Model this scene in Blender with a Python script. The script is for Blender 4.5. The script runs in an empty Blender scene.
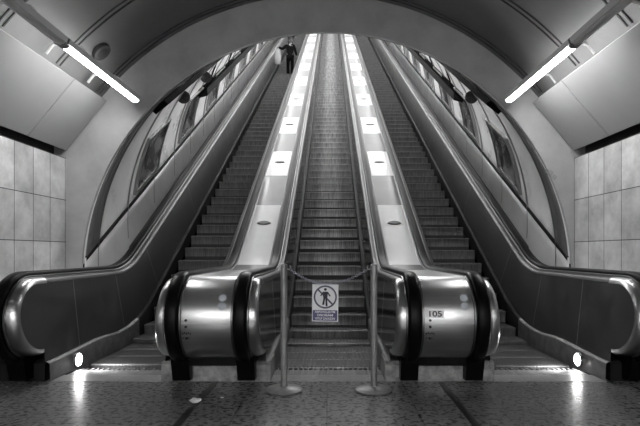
import bpy, bmesh, math, random
from math import sin, cos, pi, radians, sqrt
from mathutils import Vector, Matrix
random.seed(7)
S = bpy.context.scene
COL = S.collection

# ------------------------------------------------------------------ materials
def new_mat(name):
    m = bpy.data.materials.new(name); m.use_nodes = True
    nt = m.node_tree
    return m, nt, nt.nodes['Principled BSDF']

def g(v): return (v, v, v, 1.0)

def mat(name, v, rough=0.5, metal=0.0, spec=0.5, var=0.0, scale=6.0, bump=0.0, bscale=60.0, col=None, stretch=None, aniso=0.0, rvar=0.0):
    m, nt, b = new_mat(name)
    c = col if col else g(v)
    b.inputs['Base Color'].default_value = c
    b.inputs['Roughness'].default_value = rough
    b.inputs['Metallic'].default_value = metal
    b.inputs['Specular IOR Level'].default_value = spec
    if aniso:
        b.inputs['Anisotropic'].default_value = aniso; b.inputs['Anisotropic Rotation'].default_value = 0.25
        tg = nt.nodes.new('ShaderNodeTangent'); tg.direction_type = 'RADIAL'; tg.axis = 'X'
        nt.links.new(tg.outputs['Tangent'], b.inputs['Tangent'])
    tc = nt.nodes.new('ShaderNodeTexCoord')
    mp = nt.nodes.new('ShaderNodeMapping')
    nt.links.new(tc.outputs['Object'], mp.inputs['Vector'])
    if stretch: mp.inputs['Scale'].default_value = stretch
    if var or rvar:
        n = nt.nodes.new('ShaderNodeTexNoise'); n.inputs['Scale'].default_value = scale
        n.inputs['Detail'].default_value = 6; n.inputs['Roughness'].default_value = 0.62
        nt.links.new(mp.outputs['Vector'], n.inputs['Vector'])
        if var:
            r = nt.nodes.new('ShaderNodeMapRange')
            r.inputs['From Min'].default_value = 0.3; r.inputs['From Max'].default_value = 0.7
            r.inputs['To Min'].default_value = 1 - var; r.inputs['To Max'].default_value = 1 + var
            nt.links.new(n.outputs['Fac'], r.inputs['Value'])
            mx = nt.nodes.new('ShaderNodeVectorMath'); mx.operation = 'SCALE'
            mx.inputs[0].default_value = c[:3]
            nt.links.new(r.outputs['Result'], mx.inputs['Scale'])
            nt.links.new(mx.outputs['Vector'], b.inputs['Base Color'])
        if rvar:
            r2 = nt.nodes.new('ShaderNodeMapRange')
            r2.inputs['From Min'].default_value = 0.3; r2.inputs['From Max'].default_value = 0.7
            r2.inputs['To Min'].default_value = max(0.02, rough - rvar); r2.inputs['To Max'].default_value = rough + rvar
            nt.links.new(n.outputs['Fac'], r2.inputs['Value'])
            nt.links.new(r2.outputs['Result'], b.inputs['Roughness'])
    if bump:
        n2 = nt.nodes.new('ShaderNodeTexNoise'); n2.inputs['Scale'].default_value = bscale
        nt.links.new(mp.outputs['Vector'], n2.inputs['Vector'])
        bp = nt.nodes.new('ShaderNodeBump'); bp.inputs['Strength'].default_value = bump; bp.inputs['Distance'].default_value = 0.01
        nt.links.new(n2.outputs['Fac'], bp.inputs['Height'])
        nt.links.new(bp.outputs['Normal'], b.inputs['Normal'])
    return m

def emit_mat(name, v, strength):
    m, nt, b = new_mat(name)
    b.inputs['Base Color'].default_value = g(0.8)
    b.inputs['Emission Color'].default_value = g(v)
    b.inputs['Emission Strength'].default_value = strength
    return m

def tile_mat(name, v, axes, bw, rh, off, mortar=0.006, rough=0.4, mv=0.05, var=0.34, mottle=2.6):
    """stone tiles with dark joints; axes picks the two object axes that run along the surface"""
    m, nt, b = new_mat(name)
    L = nt.links
    tc = nt.nodes.new('ShaderNodeTexCoord'); sp = nt.nodes.new('ShaderNodeSeparateXYZ'); cb = nt.nodes.new('ShaderNodeCombineXYZ')
    L.new(tc.outputs['Object'], sp.inputs[0])
    a0 = nt.nodes.new('ShaderNodeMath'); a0.operation = 'ADD'; a0.inputs[1].default_value = off[0]
    a1 = nt.nodes.new('ShaderNodeMath'); a1.operation = 'ADD'; a1.inputs[1].default_value = off[1]
    L.new(sp.outputs[axes[0]], a0.inputs[0]); L.new(sp.outputs[axes[1]], a1.inputs[0])
    L.new(a0.outputs[0], cb.inputs[0]); L.new(a1.outputs[0], cb.inputs[1])
    br = nt.nodes.new('ShaderNodeTexBrick'); br.offset = 0.0; br.squash = 1.0
    br.inputs['Scale'].default_value = 1.0; br.inputs['Brick Width'].default_value = bw; br.inputs['Row Height'].default_value = rh
    br.inputs['Mortar Size'].default_value = mortar; br.inputs['Mortar Smooth'].default_value = 0.15
    br.inputs['Color1'].default_value = g(v * 0.86); br.inputs['Color2'].default_value = g(v * 1.12); br.inputs['Mortar'].default_value = g(mv)
    L.new(cb.outputs[0], br.inputs['Vector'])
    n = nt.nodes.new('ShaderNodeTexNoise'); n.inputs['Scale'].default_value = mottle; n.inputs['Detail'].default_value = 8; n.inputs['Roughness'].default_value = 0.68
    L.new(tc.outputs['Object'], n.inputs['Vector'])
    r = nt.nodes.new('ShaderNodeMapRange'); r.inputs['From Min'].default_value = 0.3; r.inputs['From Max'].default_value = 0.7
    r.inputs['To Min'].default_value = 1 - var; r.inputs['To Max'].default_value = 1 + var
    L.new(n.outputs['Fac'], r.inputs['Value'])
    mx = nt.nodes.new('ShaderNodeVectorMath'); mx.operation = 'SCALE'
    L.new(br.outputs['Color'], mx.inputs[0]); L.new(r.outputs['Result'], mx.inputs['Scale'])
    L.new(mx.outputs['Vector'], b.inputs['Base Color'])
    b.inputs['Roughness'].default_value = rough
    bp = nt.nodes.new('ShaderNodeBump'); bp.inputs['Strength'].default_value = 0.4; bp.inputs['Distance'].default_value = 0.01; bp.invert = True
    L.new(br.outputs['Fac'], bp.inputs['Height']); L.new(bp.outputs['Normal'], b.inputs['Normal'])
    return m

def floor_mat():
    """dark speckled granite with pale chips and thin joints"""
    m, nt, b = new_mat('speckled granite'); L = nt.links
    tc = nt.nodes.new('ShaderNodeTexCoord')
    vo = nt.nodes.new('ShaderNodeTexVoronoi'); vo.inputs['Scale'].default_value = 22.0
    L.new(tc.outputs['Object'], vo.inputs['Vector'])
    cr = nt.nodes.new('ShaderNodeValToRGB')
    cr.color_ramp.elements[0].position = 0.16; cr.color_ramp.elements[0].color = g(0.23)
    cr.color_ramp.elements[1].position = 0.34; cr.color_ramp.elements[1].color = g(0.15)
    L.new(vo.outputs['Distance'], cr.inputs[0])
    n = nt.nodes.new('ShaderNodeTexNoise'); n.inputs['Scale'].default_value = 24; n.inputs['Detail'].default_value = 6
    L.new(tc.outputs['Object'], n.inputs['Vector'])
    br = nt.nodes.new('ShaderNodeTexBrick'); br.offset = 0.0
    br.inputs['Scale'].default_value = 1.0; br.inputs['Brick Width'].default_value = 0.68; br.inputs['Row Height'].default_value = 0.6
    br.inputs['Mortar Size'].default_value = 0.006
    br.inputs['Color1'].default_value = g(0.8); br.inputs['Color2'].default_value = g(1.15); br.inputs['Mortar'].default_value = g(0.3)
    L.new(tc.outputs['Object'], br.inputs['Vector'])
    r = nt.nodes.new('ShaderNodeMapRange'); r.inputs['From Min'].default_value = 0.35; r.inputs['From Max'].default_value = 0.65
    r.inputs['To Min'].default_value = 0.65; r.inputs['To Max'].default_value = 1.3
    L.new(n.outputs['Fac'], r.inputs['Value'])
    m1 = nt.nodes.new('ShaderNodeVectorMath'); m1.operation = 'SCALE'
    L.new(cr.outputs['Color'], m1.inputs[0]); L.new(r.outputs['Result'], m1.inputs['Scale'])
    m2 = nt.nodes.new('ShaderNodeVectorMath'); m2.operation = 'MULTIPLY'
    L.new(m1.outputs['Vector'], m2.inputs[0]); L.new(br.outputs['Color'], m2.inputs[1])
    L.new(m2.outputs['Vector'], b.inputs['Base Color'])
    r3 = nt.nodes.new('ShaderNodeMapRange'); r3.inputs['From Min'].default_value = 0.3; r3.inputs['From Max'].default_value = 0.7
    r3.inputs['To Min'].default_value = 0.18; r3.inputs['To Max'].default_value = 0.42
    L.new(n.outputs['Fac'], r3.inputs['Value']); L.new(r3.outputs['Result'], b.inputs['Roughness'])
    return m

def step_mat(name, v, freq=55.0, rough=0.4, metal=0.6, lightened=0.0):
    """ribbed metal: fine ribs across X, scuffed unevenly, worn paler along the middle of the tread"""
    m, nt, b = new_mat(name); L = nt.links
    tc = nt.nodes.new('ShaderNodeTexCoord')
    wv = nt.nodes.new('ShaderNodeTexWave'); wv.wave_type = 'BANDS'; wv.bands_direction = 'X'; wv.inputs['Scale'].default_value = freq / (2 * pi) * 1.0
    wv.inputs['Distortion'].default_value = 0.0
    L.new(tc.outputs['Object'], wv.inputs['Vector'])
    mp = nt.nodes.new('ShaderNodeMapping'); mp.inputs['Scale'].default_value = (22, 1.2, 3.0)
    oi = nt.nodes.new('ShaderNodeObjectInfo')
    ad = nt.nodes.new('ShaderNodeVectorMath'); ad.operation = 'ADD'
    L.new(tc.outputs['Object'], ad.inputs[0]); L.new(oi.outputs['Location'], ad.inputs[1]); L.new(ad.outputs['Vector'], mp.inputs['Vector'])
    n = nt.nodes.new('ShaderNodeTexNoise'); n.inputs['Scale'].default_value = 1.0; n.inputs['Detail'].default_value = 6; n.inputs['Roughness'].default_value = 0.7
    L.new(mp.outputs['Vector'], n.inputs['Vector'])
    r = nt.nodes.new('ShaderNodeMapRange'); r.inputs['From Min'].default_value = 0.3; r.inputs['From Max'].default_value = 0.7
    r.inputs['To Min'].default_value = 0.5; r.inputs['To Max'].default_value = 1.45
    L.new(n.outputs['Fac'], r.inputs['Value'])
    sc = r.outputs['Result']
    if lightened:
        sp = nt.nodes.new('ShaderNodeSeparateXYZ'); L.new(tc.outputs['Object'], sp.inputs[0])
        ab = nt.nodes.new('ShaderNodeMath'); ab.operation = 'ABSOLUTE'; L.new(sp.outputs[0], ab.inputs[0])
        rw = nt.nodes.new('ShaderNodeMapRange'); rw.interpolation_type = 'SMOOTHSTEP'
        rw.inputs['From Min'].default_value = 0.10; rw.inputs['From Max'].default_value = 0.34
        rw.inputs['To Min'].default_value = 1.0 + lightened; rw.inputs['To Max'].default_value = 1.0
        L.new(ab.outputs[0], rw.inputs['Value'])
        mm = nt.nodes.new('ShaderNodeMath'); mm.operation = 'MULTIPLY'
        L.new(sc, mm.inputs[0]); L.new(rw.outputs['Result'], mm.inputs[1]); sc = mm.outputs[0]
    mx = nt.nodes.new('ShaderNodeVectorMath'); mx.operation = 'SCALE'; mx.inputs[0].default_value = (v, v, v)
    L.new(sc, mx.inputs['Scale']); L.new(mx.outputs['Vector'], b.inputs['Base Color'])
    b.inputs['Roughness'].default_value = rough; b.inputs['Metallic'].default_value = metal
    bp = nt.nodes.new('ShaderNodeBump'); bp.inputs['Strength'].default_value = 0.5; bp.inputs['Distance'].default_value = 0.004
    L.new(wv.outputs['Fac'], bp.inputs['Height']); L.new(bp.outputs['Normal'], b.inputs['Normal'])
    return m

M = {}
M['floor'] = floor_mat()
M['inlay'] = mat('dark floor inlay', 0.02, 0.35, var=0.3)
M['threshold'] = mat('pale granite threshold', 0.30, 0.35, var=0.35, scale=26)
M['tile_side'] = tile_mat('grey stone wall tile', 0.50, (1, 2), 0.385, 0.605, (-7.18 + 3.85 * 4, -1.345 + 0.605 * 4), rough=0.35)
M['recess'] = tile_mat('dark recessed tile', 0.03, (1, 2), 0.385, 2.0, (-7.18 + 3.85 * 4, 0.5), rough=0.5)  # tile darkened to paint the shade under the sloped panels
M['plaster'] = mat('pale plaster', 0.36, 0.7, var=0.14, scale=2.2)
M['vault'] = mat('grey vault lining', 0.21, 0.55, var=0.12, scale=1.6)
M['black'] = mat('black joint', 0.012, 0.6)
M['rib'] = mat('dark vault joint', 0.05, 0.6)
M['panel_white'] = mat('pale enamelled panel', 0.27, 0.32, var=0.06, scale=1.5)
M['lampbody'] = mat('lamp housing', 0.20, 0.45)
M['lampbracket'] = mat('lamp bracket', 0.5, 0.4)
M['lamp_on'] = emit_mat('lit lamp diffuser', 1.0, 23.0)
M['lamp_bright'] = emit_mat('bright lamp diffuser', 1.0, 40.0)  # boosted, for the unseen lamps added by the rear wall
M['lamp_off'] = mat('unlit lamp diffuser', 0.45, 0.3)
M['speaker'] = mat('dark speaker', 0.03, 0.5)
M['steel'] = mat('brushed steel', 0.62, 0.24, 1.0, var=0.10, scale=3.0, stretch=(0.5, 30, 30), aniso=0.6, rvar=0.05)
M['steel_drum'] = mat('brushed steel newel', 0.85, 0.36, 1.0, var=0.08, scale=2.5, stretch=(0.4, 30, 30), aniso=0.9)
M['rim'] = mat('polished rim', 0.55, 0.30, 1.0, var=0.05, scale=3, aniso=0.8)
M['rubber'] = mat('black handrail rubber', 0.004, 0.32, spec=0.12)
M['guide'] = mat('bright rail guide', 0.22, 0.32, 1.0)
M['trim_metal'] = mat('satin panel trim', 0.09, 0.38, 0.9, var=0.1, scale=3)  # rim metal darkened to mute lamp reflections away from the newel
M['panel_mirror'] = mat('polished balustrade panel', 0.16, 0.16, 1.0, var=0.25, scale=2.0, rvar=0.06, stretch=(1, 1, 3))
M['panel_dark'] = mat('dark balustrade panel', 0.15, 0.40, 0.85, var=0.14, scale=3.0, rvar=0.08)
M['seam_bright'] = mat('bright joint strip', 0.85, 0.4)
M['seam'] = mat('panel seam', 0.55, 0.35, 0.6)
M['plinth'] = mat('scuffed plinth', 0.15, 0.42, 0.5, var=0.35, scale=9)
M['plinth_front'] = mat('scuffed pale plinth front', 0.30, 0.5, 0.2, var=0.55, scale=14)
M['skirt'] = mat('dark skirt', 0.012, 0.6, spec=0.2, var=0.3, scale=5)
M['deck_white'] = mat('white deck plate', 0.86, 0.30, var=0.03)  # bright ceiling reflections on the steel deck, painted as white plates
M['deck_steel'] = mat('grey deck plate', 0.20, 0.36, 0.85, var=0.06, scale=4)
M['knob'] = mat('dark deck plate boss', 0.07, 0.4)
M['step'] = step_mat('ribbed escalator step', 0.19, metal=0.25, lightened=0.9)  # colour is paler towards the middle of the step's width
M['step_side'] = step_mat('ribbed moving step', 0.085, metal=0.25)
M['landing'] = step_mat('ribbed landing plate', 0.22, rough=0.5, metal=0.3)
M['tread_side'] = mat('worn moving tread', 0.10, 0.45, 0.3, var=0.3, scale=8)  # lighter than the middle flight's tread
M['step_foot'] = mat('black riser foot', 0.012, 0.6)  # paints the groove shade along the foot of each riser
M['tread'] = mat('dark step tread', 0.045, 0.5, 0.3, var=0.3, scale=8)
M['tunnel'] = mat('tunnel lining', 0.68, 0.30, var=0.10, scale=1.2, rvar=0.06)
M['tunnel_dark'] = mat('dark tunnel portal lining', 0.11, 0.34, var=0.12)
M['tunnel_ceiling'] = mat('tunnel ceiling', 0.60, 0.7)
M['dado'] = mat('glossy dado panel', 0.78, 0.22, 0.15, var=0.10, scale=1.5)
M['ad_frame'] = mat('poster frame', 0.30, 0.3, 0.8)
M['tray'] = mat('dark cable tray', 0.006, 0.8, spec=0.1)
M['post'] = mat('worn steel post', 0.30, 0.45, 0.4, var=0.2, scale=14)
M['chain'] = mat('pale plastic chain', 0.42, 0.4, col=(0.40, 0.40, 0.48, 1))
M['sign_white'] = mat('sign white', 0.72, 0.5, col=(0.92, 0.92, 0.94, 1))
M['sign_blue'] = mat('sign blue', 0.1, 0.5, col=(0.115, 0.105, 0.22, 1))
M['sign_ring'] = mat('sign ring', 0.1, 0.5, col=(0.10, 0.10, 0.145, 1))
M['sign_black'] = mat('sign figure', 0.012, 0.5, col=(0.012, 0.011, 0.025, 1))
M['plate'] = mat('number plate', 0.9, 0.5)
M['sticker'] = mat('pale round sticker', 0.62, 0.5, col=(0.57, 0.60, 0.64, 1))
M['mark'] = mat('dark marking', 0.03, 0.5)
M['graffiti'] = mat('faint ink scribble', 0.26, 0.7)
M['paper'] = mat('crumpled white paper', 0.8, 0.8)
M['spot_on'] = emit_mat('lit spotlight lens', 1.0, 60.0)
M['skin'] = mat('skin', 0.13, 0.5)
M['jacket'] = mat('dark jacket', 0.005, 0.9, spec=0.05, var=0.4, scale=9)
M['trousers'] = mat('dark trousers', 0.004, 0.9, spec=0.05)
M['hair'] = mat('dark hair', 0.01, 0.6)
M['bagm'] = mat('pale bag', 0.26, 0.6)

def poster_mat(name, seed, dark):
    m, nt, b = new_mat(name); L = nt.links
    tc = nt.nodes.new('ShaderNodeTexCoord'); mp = nt.nodes.new('ShaderNodeMapping')
    mp.inputs['Location'].default_value = (seed * 3.1, seed * 1.7, seed)
    L.new(tc.outputs['Object'], mp.inputs['Vector'])
    n = nt.nodes.new('ShaderNodeTexNoise'); n.inputs['Scale'].default_value = 2.3; n.inputs['Detail'].default_value = 3
    L.new(mp.outputs['Vector'], n.inputs['Vector'])
    cr = nt.nodes.new('ShaderNodeValToRGB')
    cr.color_ramp.elements[0].position = 0.42; cr.color_ramp.elements[0].color = g(dark)
    cr.color_ramp.elements[1].position = 0.62; cr.color_ramp.elements[1].color = g(dark * 3.0 + 0.05)
    L.new(n.outputs['Fac'], cr.inputs[0]); L.new(cr.outputs['Color'], b.inputs['Base Color'])
    b.inputs['Roughness'].default_value = 0.25; b.inputs['Specular IOR Level'].default_value = 0.25
    return m
POSTERS = [poster_mat('poster print %d' % i, i + 1, d) for i, d in enumerate((0.03, 0.05, 0.08))]

# ------------------------------------------------------------------ mesh helpers
class MB:
    def __init__(s): s.v = []; s.f = []; s.mi = []; s.cur = 0
    def vert(s, p): s.v.append(tuple(p)); return len(s.v) - 1
    def face(s, idx): s.f.append(tuple(idx)); s.mi.append(s.cur)
    def quad(s, a, b, c, d): i = [s.vert(p) for p in (a, b, c, d)]; s.face(i)
    def grid(s, rows, closed=False):
        ids = [[s.vert(p) for p in r] for r in rows]
        for i in range(len(ids) - 1):
            n = len(ids[i])
            for j in range(n if closed else n - 1):
                k = (j + 1) % n
                s.face((ids[i][j], ids[i][k], ids[i + 1][k], ids[i + 1][j]))
        return ids
    def cap(s, ids): s.face(ids)
    def box(s, c, d, rot=None):
        x, y, z = (q / 2 for q in d); P = []
        for sx, sy, sz in ((-1,-1,-1),(1,-1,-1),(1,1,-1),(-1,1,-1),(-1,-1,1),(1,-1,1),(1,1,1),(-1,1,1)):
            v = Vector((sx * x, sy * y, sz * z))
            if rot: v = rot @ v
            P.append(s.vert(Vector(c) + v))
        for q in ((0,3,2,1),(4,5,6,7),(0,1,5,4),(1,2,6,5),(2,3,7,6),(3,0,4,7)): s.face([P[i] for i in q])
    def prism(s, poly, x0, x1, axis=0):
        """poly of (a,b) pairs extruded along axis"""
        def pt(x, a, b):
            return (x, a, b) if axis == 0 else ((a, x, b) if axis == 1 else (a, b, x))
        A = [s.vert(pt(x0, *p)) for p in poly]; B = [s.vert(pt(x1, *p)) for p in poly]
        n = len(poly)
        for i in range(n): s.face((A[i], A[(i + 1) % n], B[(i + 1) % n], B[i]))
        s.face(A[::-1]); s.face(B)
    def tube(s, pts, r, seg=10, caps=True):
        pts = [Vector(p) for p in pts]; rows = []
        rr = r if isinstance(r, (list, tuple)) else [r] * len(pts)
        up = Vector((0, 0, 1))
        for i, p in enumerate(pts):
            t = (pts[min(i + 1, len(pts) - 1)] - pts[max(i - 1, 0)]).normalized()
            a = t.cross(up)
            if a.length < 1e-3: a = t.cross(Vector((1, 0, 0)))
            a.normalize(); b = a.cross(t).normalized()
            rows.append([p + (a * cos(2 * pi * k / seg) + b * sin(2 * pi * k / seg)) * rr[i] for k in range(seg)])
        ids = s.grid(rows, True)
        if caps: s.face(ids[0][::-1]); s.face(ids[-1])
    def lathe(s, prof, c, seg=24, ax='z'):
        rows = []
        for r, h in prof:
            row = []
            for k in range(seg):
                a = 2 * pi * k / seg
                if ax == 'z': q = (c[0] + r * cos(a), c[1] + r * sin(a), c[2] + h)
                elif ax == 'x': q = (c[0] + h, c[1] + r * cos(a), c[2] + r * sin(a))
                else: q = (c[0] + r * cos(a), c[1] + h, c[2] + r * sin(a))
                row.append(q)
            rows.append(row)
        ids = s.grid(rows, True)
        s.face(ids[0][::-1]); s.face(ids[-1])
    def build(s, name, mats, parent=None, smooth=35, loc=None, bevel=0, solid=0):
        me = bpy.data.meshes.new(name); me.from_pydata(s.v, [], s.f)
        if not isinstance(mats, (list, tuple)): mats = [mats]
        for m in mats: me.materials.append(m)
        me.polygons.foreach_set('material_index', s.mi)
        bm = bmesh.new(); bm.from_mesh(me)
        bmesh.ops.remove_doubles(bm, verts=bm.verts, dist=1e-5)
        bmesh.ops.recalc_face_normals(bm, faces=bm.faces)
        bm.to_mesh(me); bm.free()
        if smooth:
            me.polygons.foreach_set('use_smooth', [True] * len(me.polygons))
            me.set_sharp_from_angle(angle=radians(smooth))
        o = bpy.data.objects.new(name, me); COL.objects.link(o)
        if parent: o.parent = parent
        if loc: o.location = loc
        if solid:
            md = o.modifiers.new('solid', 'SOLIDIFY'); md.thickness = solid; md.offset = 0
        if bevel:
            md = o.modifiers.new('bevel', 'BEVEL'); md.width = bevel; md.segments = 2; md.limit_method = 'ANGLE'
        return o

def tag(o, label, cat, group=None, kind=None):
    if label: o['label'] = label
    if cat: o['category'] = cat
    if group: o['group'] = group
    if kind: o['kind'] = kind
    return o
def empty(name, loc=(0, 0, 0)):
    o = bpy.data.objects.new(name, None); COL.objects.link(o); o.location = loc; o.empty_display_size = 0.1
    return o
def structure(o): o['kind'] = 'structure'; return o

def text_mesh(txt, size, mat_, name, parent, mtx, width=None, thick=0.0015):
    cu = bpy.data.curves.new('lettering', 'FONT'); cu.body = txt; cu.size = size; cu.align_x = 'CENTER'; cu.align_y = 'CENTER'; cu.extrude = thick; cu.offset = size * 0.022
    to = bpy.data.objects.new('lettering', cu); COL.objects.link(to)
    bpy.context.view_layer.update()
    me = bpy.data.meshes.new_from_object(to.evaluated_get(bpy.context.evaluated_depsgraph_get()))
    bpy.data.objects.remove(to); bpy.data.curves.remove(cu)
    if width:
        xs = [v.co.x for v in me.vertices]; k = width / (max(xs) - min(xs))
        for v in me.vertices: v.co.x *= k
    me.transform(mtx); me.materials.clear(); me.materials.append(mat_)
    o = bpy.data.objects.new(name, me); COL.objects.link(o); o.parent = parent
    return o

# ------------------------------------------------------------------ the incline
Y0 = 6.55; TAN = math.tan(radians(30)); STEP = 0.382; RISE = STEP * TAN; YEND = 38.5; YCOMB = 5.02
def arc_line(y, base, yk, R):
    """flat at base, then a concave arc of radius R, then a 30 degree line whose extension meets base at yk"""
    T = R * math.tan(radians(15)); ya = yk - T; yb = yk + T * cos(radians(30))
    if y <= ya: return base
    if y >= yb: return base + (y - yk) * TAN
    return base + R - sqrt(max(0, R * R - (y - ya) ** 2))
def nose(y): return arc_line(y, 0.0, Y0, 2.6)
RAILH = 0.90
YK = Y0 + (1.0 - RAILH) / TAN
def railz(y): return arc_line(y, 1.0, YK, 1.5)
def plinthz(y):
    a = 0.19 + 0.06 * min(1, max(0, (y - 4.7) / 1.0))
    t = min(1, max(0, (y - 5.4) / 2.0)); t = t * t * (3 - 2 * t)
    return nose(y) + a + (0.12 - a) * t
CY, CZ, RR = 4.59, 0.605, 0.395
def rail_path(yend=YEND, y_back=4.86, step=0.6, y_from=None):
    P = []
    if y_from is None:
        P.append((y_back, CZ - RR, 0, -1))
        for k in range(37):
            a = radians(270 - 5 * k); P.append((CY + RR * cos(a), CZ + RR * sin(a), cos(a), sin(a)))
    ys = []
    y = CY + 0.15
    while y < 6.0: ys.append(y); y += 0.25
    y = 6.0
    while y < 7.4: ys.append(y); y += 0.07
    while y < yend - 0.01: ys.append(y); y += step
    ys.append(yend)
    if y_from is not None:
        ys = [y_from] + [q for q in ys if q > y_from + 0.01]
    for y in ys:
        e = 0.01; s = (railz(y + e) - railz(y - e)) / (2 * e); n = sqrt(1 + s * s)
        P.append((y, railz(y), -s / n, 1 / n))
    return P

def slant_at(y, z, sl):
    return sl * min(1.15, max(0, (railz(max(y, CY)) - z) / 0.80))

def sweep(mb, section, path, xc, side, closed=False, sl=0.0, caps=False):
    rows = []
    for (y, z, ny, nz) in path:
        row = []
        for q in section:
            u, n = q[0], q[1]; w = q[2] if len(q) > 2 else 0
            row.append((xc + side * (u + w * slant_at(y, z + nz * n, sl)), y + ny * n, z + nz * n))
        rows.append(row)
    ids = mb.grid(rows, closed)
    if caps and closed: mb.face(ids[0]); mb.face(ids[-1][::-1])

def make_side(root, xc, side, sl, panel_mat, seam_ys, front_mat):
    """handrail, rim, panel and plinth of one face of a balustrade; u runs from xc towards the lane"""
    # handrail: a flattened C section
    mb = MB(); sec = []
    for k in range(16):
        a = 2 * pi * k / 16; cx, sx = cos(a), sin(a)
        sec.append((0.29 + 0.057 * math.copysign(abs(cx) ** 0.6, cx), -0.012 + 0.034 * math.copysign(abs(sx) ** 0.6, sx)))
    path = rail_path()
    sweep(mb, sec, path, xc, side, True, caps=True)
    mb.build('handrail', M['rubber'], root, 50)
    # bright guide strips either side of the handrail
    mb = MB()
    for u0, u1 in ((0.212, 0.231), (0.349, 0.366)):
        sweep(mb, [(u0, -0.05), (u0, -0.022), (u0 + 0.004, -0.018), (u1 - 0.004, -0.018), (u1, -0.022), (u1, -0.05)], path, xc, side, True, caps=True)
    mb.build('rail_guide', M['guide'], root)
    # rim
    mb = MB(); RS = [(0.35, -0.040), (0.385, -0.036, .3), (0.408, -0.045, .7), (0.420, -0.065, 1), (0.424, -0.095, 1), (0.416, -0.098, 1)]
    sweep(mb, RS, [p for p in rail_path(y_back=4.585) if p[0] < 4.95], xc, side, False, sl=sl)
    mb.build('rim', M['rim'], root, 60)
    mb = MB(); sweep(mb, RS, rail_path(y_from=[p for p in rail_path() if p[0] < 4.95][-1][0]), xc, side, False, sl=sl)  # same rim section carried on in the darkened metal
    mb.build('panel_trim', M['trim_metal'], root, 60)
    # panel
    path = rail_path()
    mb = MB(); rows = []
    def pu(y, z): return xc + side * (0.420 + slant_at(y, z, sl))
    arc = []
    for k in range(31):
        a = radians(90 + 6 * k); y = CY + (RR - 0.085) * cos(a); z = CZ + (RR - 0.085) * sin(a); arc.append((y, z))
    for (y, z) in arc:
        rows.append([(pu(yy, z), yy, z) for yy in (y, (y * 2 + CY) / 3, (y + 2 * CY) / 3, CY + 0.0001)])
    mb.grid(rows)
    ys = [p[0] for p in path if p[0] >= CY + 0.0 and p[2] <= 0 and p[3] > 0.1]
    ys = sorted(set([CY] + [round(y, 4) for y in ys]))
    rows = []
    for y in ys:
        zt, zb = railz(y) - 0.085, plinthz(y) - 0.005
        rows.append([(pu(y, zt + (zb - zt) * t / 5), y, zt + (zb - zt) * t / 5) for t in range(6)])
    mb.grid(rows)
    mb.cur = 1
    for i, y in enumerate(seam_ys):
        lean = 0.0 if y < 6.2 else (0.35 if y > 7 else 0.12)
        for w in (0.008,):
            pts = []
            zt, zb = railz(y) - 0.09, plinthz(y + 0.0)
            n = 8
            rowA, rowB = [], []
            for t in range(n + 1):
                z = zt + (zb + lean * 0.3 - zt) * t / n; yy = y + lean * t / n * 0.9
                z = max(z, plinthz(yy))
                rowA.append((pu(yy, z) - 0 + side * 0.003, yy - w / 2, z)); rowB.append((pu(yy, z) + side * 0.003, yy + w / 2, z))
            mb.grid([rowA, rowB])
    mb.build('balustrade_panel', [panel_mat, M['seam']], root, 60)
    # plinth and skirt face along the lane
    for part, ys2, pm in (('plinth_side', [4.60, 4.8, 5.0] + [y for y in ys if 5.05 < y < 6.75] + [6.75], M['plinth']), ('skirt', [6.75] + [y for y in ys if y > 6.76], M['skirt'])):
      mb = MB(); rows = []
      for y in ys2:
        zb = plinthz(y); up = 0.420 + sl * 1.0
        low = 0.0 if y < 5.2 else nose(y) - 0.16
        rows.append([(xc + side * (up - 0.02), y, zb), (xc + side * (up + 0.022), y, zb - 0.012), (xc + side * (up + 0.036), y, zb - 0.03), (xc + side * (up + 0.040), y, low)])
      mb.grid(rows)
      mb.build(part, pm, root, 40)

# ------------------------------------------------------------------ setting: floor, hall
XL, XR, YW = -3.81, 3.55, 7.2
YB = -7.0
HX, HZ, HR = -0.13, 0.83, 4.12      # hall vault
TX, TZ, TR = -0.03, 0.83, 3.56      # tunnel portal circle

mb = MB()
mb.box(((XL + XR) / 2, (YB + 4.84) / 2, -0.05), (XR - XL, 4.84 - YB, 0.1))
fl = structure(mb.build('floor', M['floor'], smooth=0))
mb = MB()
for x in (-1.036, 1.036):
    mb.box((x, (YB + 4.56) / 2, 0.001), (0.055, 4.56 - YB, 0.004))
structure(mb.build('trim_1', M['inlay'], smooth=0))
mb = MB()
mb.box((0, 4.72, 0.001), (5.2, 0.24, 0.005))
structure(mb.build('trim_2', M['threshold'], smooth=0))

def side_wall(name, x, s):
    mb = MB()
    mb.box((x + s * 0.1, (YB + YW) / 2, 1.28), (0.2, YW - YB, 2.56))
    structure(mb.build(name, M['tile_side'], smooth=0))
side_wall('wall_left', XL, -1); side_wall('wall_right', XR, 1)
mb = MB()
mb.box((XL - 0.24, (YB + YW) / 2, 2.72), (0.14, YW - YB, 0.34)); mb.box((XR + 0.24, (YB + YW) / 2, 2.72), (0.14, YW - YB, 0.34))
structure(mb.build('trim_3', M['recess'], smooth=0))

# arched end wall: annulus between the portal circle and a big rectangle
def annulus(mb, y, n=72, a0=-0.12, a1=pi + 0.12):
    inner, outer = [], []
    for k in range(n + 1):
        a = a0 + (a1 - a0) * k / n
        inner.append((TX + TR * cos(a), y, TZ + TR * sin(a)))
        d = Vector((cos(a), sin(a)))
        t = 9.0
        if d.x > 1e-6: t = min(t, (4.6 - TX) / d.x)
        if d.x < -1e-6: t = min(t, (-4.8 - TX) / d.x)
        if d.y > 1e-6: t = min(t, (5.6 - TZ) / d.y)
        outer.append((TX + t * d.x, y, TZ + t * d.y))
    return inner, outer
mb = MB()
i0, o0 = annulus(mb, YW); i1, o1 = annulus(mb, YW + 0.05)
mb.grid([o0, i0, i1, o1])
structure(mb.build('wall_back', M['plaster'], smooth=40))
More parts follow.
